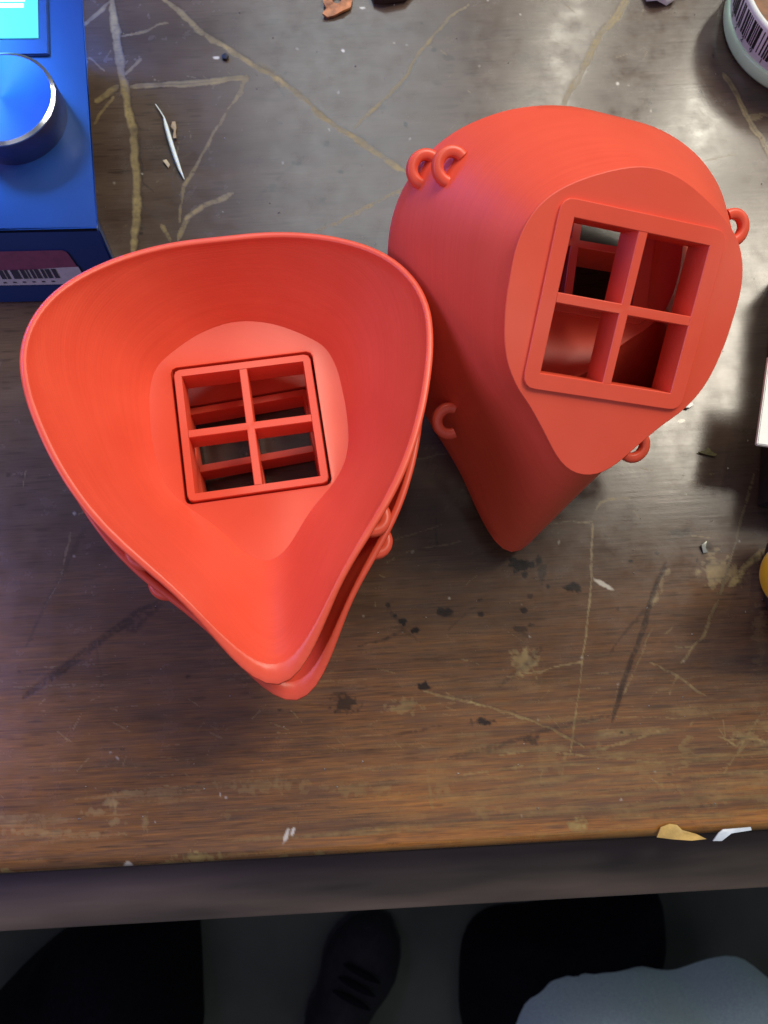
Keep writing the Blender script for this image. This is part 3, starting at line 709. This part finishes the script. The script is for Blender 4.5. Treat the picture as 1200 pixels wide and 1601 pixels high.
# ------------------------------------------------------------------ labelled jar at the far right
def circ(p, q, r):
    ax, ay, bx, by, cx, cy = p.x, p.y, q.x, q.y, r.x, r.y
    d = 2 * (ax * (by - cy) + bx * (cy - ay) + cx * (ay - by))
    ux = ((ax * ax + ay * ay) * (by - cy) + (bx * bx + by * by) * (cy - ay) + (cx * cx + cy * cy) * (ay - by)) / d
    uy = ((ax * ax + ay * ay) * (cx - bx) + (bx * bx + by * by) * (ax - cx) + (cx * cx + cy * cy) * (bx - ax)) / d
    return Vector((ux, uy)), math.hypot(ax - ux, ay - uy)
def jar():
    c, r0 = Vector((.2195, .3245)), .0447
    root = empty('label_jar', (c.x, c.y, 0))
    tag(root, 'low round tub with pale green rim, barcode label and brown top at the upper right', 'tub')
    n = 120
    def lathe(prof): return rings([[(r * math.cos(2 * math.pi * j / n), r * math.sin(2 * math.pi * j / n), z) for j in range(n)] for r, z in prof])
    mg = simple('pale_green_plastic', (.60, .98, .55), .22, noise=.04, scale=60)
    V, Fc = lathe([(r0 * .9, .0005), (r0 * .98, .0008), (r0, .0025), (r0 * 1.006, .0055), (r0 * 1.012, .0085), (r0 * 1.004, .0092), (r0 * .95, .0093), (r0 * .93, .006)])
    mesh_obj('rim', V, Fc, mg, root, sharp=80)
    # a wall that narrows upwards
    z1 = .0285; r1 = .0470
    V, Fc = lathe([(r0 * .94, .0055), (r0 * .985, .0092), (r1, z1), (r1 * .97, z1 + .0012), (r1 * .95, z1 + .001)])
    ml = simple('silver_label', (.66, .69, .68), .4, .0, noise=.05, scale=80)
    wl = mesh_obj('label', V, Fc, ml, root, sharp=60)
    mt = simple('brown_cork', (.19, .070, .018), .55, noise=.16, scale=160, bump=.8)
    V, Fc = lathe([(r1 * .955, z1 - .0005), (r1 * .95, z1 + .0004), (r1 * .5, z1 + .0002), (r1 * .02, z1)])
    V = list(V); Fc = list(Fc) + [tuple(range(3 * n, 4 * n))]
    tp = mesh_obj('top_disc', V, Fc, mt, root)
    ms = simple('scratch_bright', (.42, .20, .07), .5)
    r = random.Random(2)
    for k in range(34):
        a = r.uniform(math.pi * .9, math.pi * 1.75); q = r.uniform(.35, .9) * r1; x, y = q * math.cos(a), q * math.sin(a); d = r.uniform(0, 3.14); l = r.uniform(.002, .007); w = .00018
        dx, dy = math.cos(d) * l, math.sin(d) * l
        ux, uy = -math.sin(d) * w, math.cos(d) * w
        if math.hypot(x + dx, y + dy) > r1 * .92: continue
        z = z1 + .0006
        mesh_obj('scratch', [(x + ux, y + uy, z), (x - ux, y - uy, z), (x + dx - ux, y + dy - uy, z), (x + dx + ux, y + dy + uy, z), ((x + dx / 2), (y + dy / 2), z - .0006)], [(0, 1, 2, 3), (0, 1, 4), (1, 2, 4), (2, 3, 4), (3, 0, 4)], ms, tp, smooth=False)
    # barcode: bars running up the wall, figures below
    mi = simple('label_ink', (.012, .014, .016), .5)
    def wall(a, t, lift=.00018):
        rr_ = (r0 * .985) * (1 - t) + r1 * t + lift; z = .0092 * (1 - t) + z1 * t
        return (rr_ * math.cos(a), rr_ * math.sin(a), z)
    a = math.pi * .99; rb = random.Random(12)
    while a < math.pi * 1.72:
        w = rb.choice([.012, .018, .026, .036])
        q = []
        for lift in (-.0002, .0002):
            for aa, t in ((a, .24), (a + w / 2, .24), (a + w, .24), (a + w, .93), (a + w / 2, .93), (a, .93)): q.append(wall(aa, t, lift))
        mesh_obj('barcode_bar', q, [(6, 7, 10, 11), (7, 8, 9, 10), (0, 6, 11, 5), (2, 3, 9, 8), (0, 1, 7, 6), (1, 2, 8, 7), (3, 4, 10, 9), (4, 5, 11, 10)], mi, wl, smooth=False)
        a += w + rb.choice([.011, .015, .022, .034])
    digs = '0229135720468'
    for k, ch in enumerate(digs):
        fc = bpy.data.curves.new('digit', 'FONT'); fc.body = ch; fc.size = .0042; fc.align_x = 'CENTER'
        ob = bpy.data.objects.new('digit_source', fc)
        me = ob.to_mesh().copy(); bpy.data.objects.remove(ob); 
        a = math.pi * 1.02 + k * .168
        p = Vector(wall(a, .08, .00025)); tang = Vector((-math.sin(a), math.cos(a), 0)); up = (Vector(wall(a, 1)) - Vector(wall(a, 0))).normalized()
        for v in me.vertices: v.co = p + tang * v.co.x + up * v.co.y
        me.materials.clear(); me.materials.append(mi); me.name = 'digit'
        o = bpy.data.objects.new('digit', me); COL.objects.link(o); o.parent = wl
jar()

# ------------------------------------------------------------------ right margin: card on a dark box, yellow handle
def slab(name, pxq, z0, z1, mat, bev=.0004, base=None):
    P = [at(x, y, z1) for x, y in pxq]; c = sum(P, Vector()) / len(P); o0 = Vector((c.x, c.y, z0))
    bm = bmesh.new()
    hi = [bm.verts.new(p - o0) for p in P]; lo = [bm.verts.new(Vector((p.x, p.y, z0)) - o0) for p in P]
    bm.faces.new(hi); bm.faces.new(lo[::-1]); n = len(P)
    for i in range(n): bm.faces.new((hi[i], lo[i], lo[(i + 1) % n], hi[(i + 1) % n]))
    bmesh.ops.bevel(bm, geom=list(bm.edges), offset=bev, segments=2, affect='EDGES')
    o = bm_obj(name, bm, mat); o.location = o0; return o
o = slab('white_card', [(1202, 555), (1183, 694), (1330, 714), (1345, 575)], .032, .0345, simple('white_card_stock', (.86, .88, .86), .6, noise=.01))
tag(o, 'white card lying raised at the right edge of the picture', 'card')
o = slab('dark_box', [(1262, 380), (1239, 769), (1400, 785), (1420, 380)], .0005, .0316, simple('dark_box_card', (.022, .021, .018), .6, noise=.1), .0008)
tag(o, 'dark box under the white card at the right edge, corner showing', 'box')
def handle():
    p = at(1228, 900, .040); root = empty('hand_tool', (p.x, p.y, 0))
    tag(root, 'rounded yellow plastic handle end poking in at the right edge', 'screwdriver')
    n = 40
    def turned(prof, z):
        return rings([[(x, r * math.cos(2 * math.pi * j / n), z + r * math.sin(2 * math.pi * j / n)) for j in range(n)] for x, r in prof], cap0=True, cap1=True)
    R = .0150; prof = [(-.0088 + .0150 * (1 - math.cos(a)), max(R * math.sin(a), .0002)) for a in np.linspace(0, math.pi / 2, 12)] + [(.02, R), (.05, R * .92), (.085, R)]
    V, Fc = turned(prof, .040)
    mesh_obj('grip', V, Fc, simple('yellow_plastic', (.72, .46, .015), .35, noise=.03, scale=60), root)
    V, Fc = turned([(.008, .020), (.010, .0245), (.030, .0245), (.032, .020)], .0248)
    mesh_obj('collar', V, Fc, simple('black_plastic', (.02, .02, .02), .5), root)
handle()

# ------------------------------------------------------------------ scraps on the table
def strand():
    pts = [(243, 163), (250, 173), (256, 183), (259, 195), (266, 220), (274, 245), (281, 265), (288, 280)]
    rad = [.25, .3, .35, .95, 1.1, 1.05, .8, .15]
    P = [at(x, y, .0012) for x, y in pts]; o0 = Vector((P[3].x, P[3].y, 0)); loops = []
    for i, p in enumerate(P):
        d = (P[min(i + 1, len(P) - 1)] - P[max(i - 1, 0)]).normalized(); s = Vector((-d.y, d.x, 0))
        loops.append([p - o0 + s * (math.cos(2 * math.pi * j / 10) * rad[i] * MM) + Vector((0, 0, math.sin(2 * math.pi * j / 10) * rad[i] * MM)) for j in range(10)])
    V, Fc = rings(loops, cap0=True, cap1=True)
    o = mesh_obj('plastic_strand', V, Fc, simple('white_plastic', (.72, .80, .84), .4, noise=.02)); o.location = o0
    tag(o, 'thin white plastic strand lying beside the long scratch near the control box', 'plastic strand')
strand()
def scrap(name, poly, th, mat, label, cat, hole=None, bend=.001, seed=0):
    r = np.random.default_rng(seed)
    P = [at(x, y, th) for x, y in poly]; c = sum(P, Vector()) / len(P); o0 = Vector((c.x, c.y, 0)); n = len(P)
    z = [max(th, th + bend * r.uniform(-.2, 1)) for _ in P]
    V = [Vector((p.x - c.x, p.y - c.y, z[i])) for i, p in enumerate(P)] + [Vector((p.x - c.x, p.y - c.y, z[i] - th * .9)) for i, p in enumerate(P)]
    if hole:
        h = [at(x, y, th) - Vector((c.x, c.y, 0)) for x, y in hole]
        V += [Vector((q.x, q.y, th + bend * .5)) for q in h] + [Vector((q.x, q.y, th * .2 + bend * .5)) for q in h]
        lo = [V[:n], V[2 * n:3 * n], V[3 * n:], V[n:2 * n]]; V, Fc = rings(lo, close_v=True)
    else:
        V += [Vector((0, 0, th + bend)), Vector((0, 0, .0001))]
        Fc = [(i, (i + 1) % n, 2 * n) for i in range(n)] + [(n + (i + 1) % n, n + i, 2 * n + 1) for i in range(n)] + [(i, n + i, n + (i + 1) % n, (i + 1) % n) for i in range(n)]
    o = mesh_obj(name, V, Fc, mat, sharp=50); o.location = o0
    return tag(o, label, cat)
scrap('rust_scrap', [(507, -14), (505, 6), (510, 12), (504, 24), (512, 27), (522, 25), (536, 19), (548, 12), (551, -2), (540, -16)], .0014, simple('orange_brown_metal', (.40, .15, .055), .5, noise=.25, scale=250, bump=.8),
      'orange brown metal scrap with a hole at the top edge', 'metal scrap', [(521, -6), (519, 0), (520, 4), (522, 6), (526, 7), (530, 6), (533, 3), (534, -1), (531, -7), (526, -9)], .0014, 1)
scrap('glass_piece', [(1006, -22), (1012, -3), (1026, 2), (1044, 2), (1056, -2), (1062, -20)], .003, simple('pale_clear_plastic', (.80, .92, .88), .15, noise=.1, scale=200), 'pale shiny piece at the top edge left of the barcode tub', 'glass piece', None, .004, 2)
scrap('dark_piece', [(578, -20), (584, -1), (602, 3), (634, -3), (650, -20)], .003, simple('dark_brown_plastic', (.03, .014, .010), .5), 'dark brown piece just showing at the top edge right of the orange scrap', 'scrap', None, .002, 3)
scrap('leaf_chip', [(1090, 707), (1100, 703), (1106, 700), (1112, 705), (1120, 710), (1117, 713), (1104, 711)], .0007, simple('olive_chip', (.09, .075, .022), .7, noise=.2, scale=300), 'small olive brown chip on the bare table left of the dark box', 'chip', None, .0008, 4)
scrap('metal_chip', [(1095, 852), (1103, 846), (1101, 856), (1106, 863), (1099, 864)], .0007, simple('grey_chip', (.40, .42, .36), .35, .5), 'bent grey chip on the table left of the yellow handle', 'chip', None, .0012, 5)
scrap('white_flake', [(1068, 637), (1074, 630), (1082, 629), (1084, 633), (1076, 638)], .0012, simple('white_flake_paint', (.85, .9, .9), .4), 'white flake beside the right edge of the front-up mask', 'flake', None, .001, 6)
scrap('yellow_flake', [(1026, 1308), (1032, 1292), (1046, 1287), (1058, 1289), (1066, 1297), (1088, 1303), (1104, 1311), (1080, 1313), (1050, 1311)], .0008, simple('yellow_flake_wood', (.50, .33, .10), .55, noise=.12, scale=200), 'yellowish wood flake on the front edge of the table', 'flake', None, .0008, 7)
scrap('blue_white_flake', [(1114, 1314), (1122, 1301), (1130, 1296), (1150, 1294), (1172, 1292), (1174, 1297), (1150, 1300), (1136, 1305), (1128, 1314)], .0008, simple('blue_white_paint', (.62, .70, .78), .45, noise=.08, scale=200), 'blue white paint flake on the front edge of the table, right of the yellowish one', 'flake', None, .0008, 8)
scrap('brown_shred', [(270, 192), (274, 190), (276, 200), (275, 208), (276, 217), (271, 218), (272, 206), (268, 200)], .0007, simple('shred_brown', (.30, .22, .15), .6), 'small curled brown shred right beside the white plastic strand', 'shred', None, .0012, 9)
scrap('beige_shred', [(255, 252), (260, 249), (266, 258), (263, 262)], .0007, simple('shred_beige', (.50, .42, .32), .6), 'beige crumb left of the tip of the white plastic strand', 'crumb', None, .0008, 10)
scrap('black_crumb', [(346, 86), (352, 83), (357, 87), (354, 92), (348, 91)], .0014, simple('black_crumb_mat', (.01, .01, .012), .6), 'black crumb beside the long scratch above the hollow mask', 'crumb', None, .0008, 11)
# loose dust and grit, uncountable
V = []; Fc = []
for k in range(260):
    p = at(rng.uniform(110, 1195), rng.uniform(5, 1280), 0); s = abs(rng.normal(0, .00022)) + .00015; b = len(V)
    for dx, dy, dz in ((1, 0, 0), (-.5, .8, 0), (-.6, -.9, 0), (0.1, 0, 1.1)): V.append((p.x + dx * s * rng.uniform(.5, 1.6), p.y + dy * s * rng.uniform(.5, 1.6), .00012 + dz * s))
    Fc += [(b, b + 1, b + 3), (b + 1, b + 2, b + 3), (b + 2, b, b + 3), (b, b + 2, b + 1)]
tag(mesh_obj('grit', V, Fc, simple('grit_mat', (.38, .35, .30), .7, noise=.3, scale=500), smooth=False), 'fine pale grit and dust scattered over the table top', 'grit', kind='stuff')
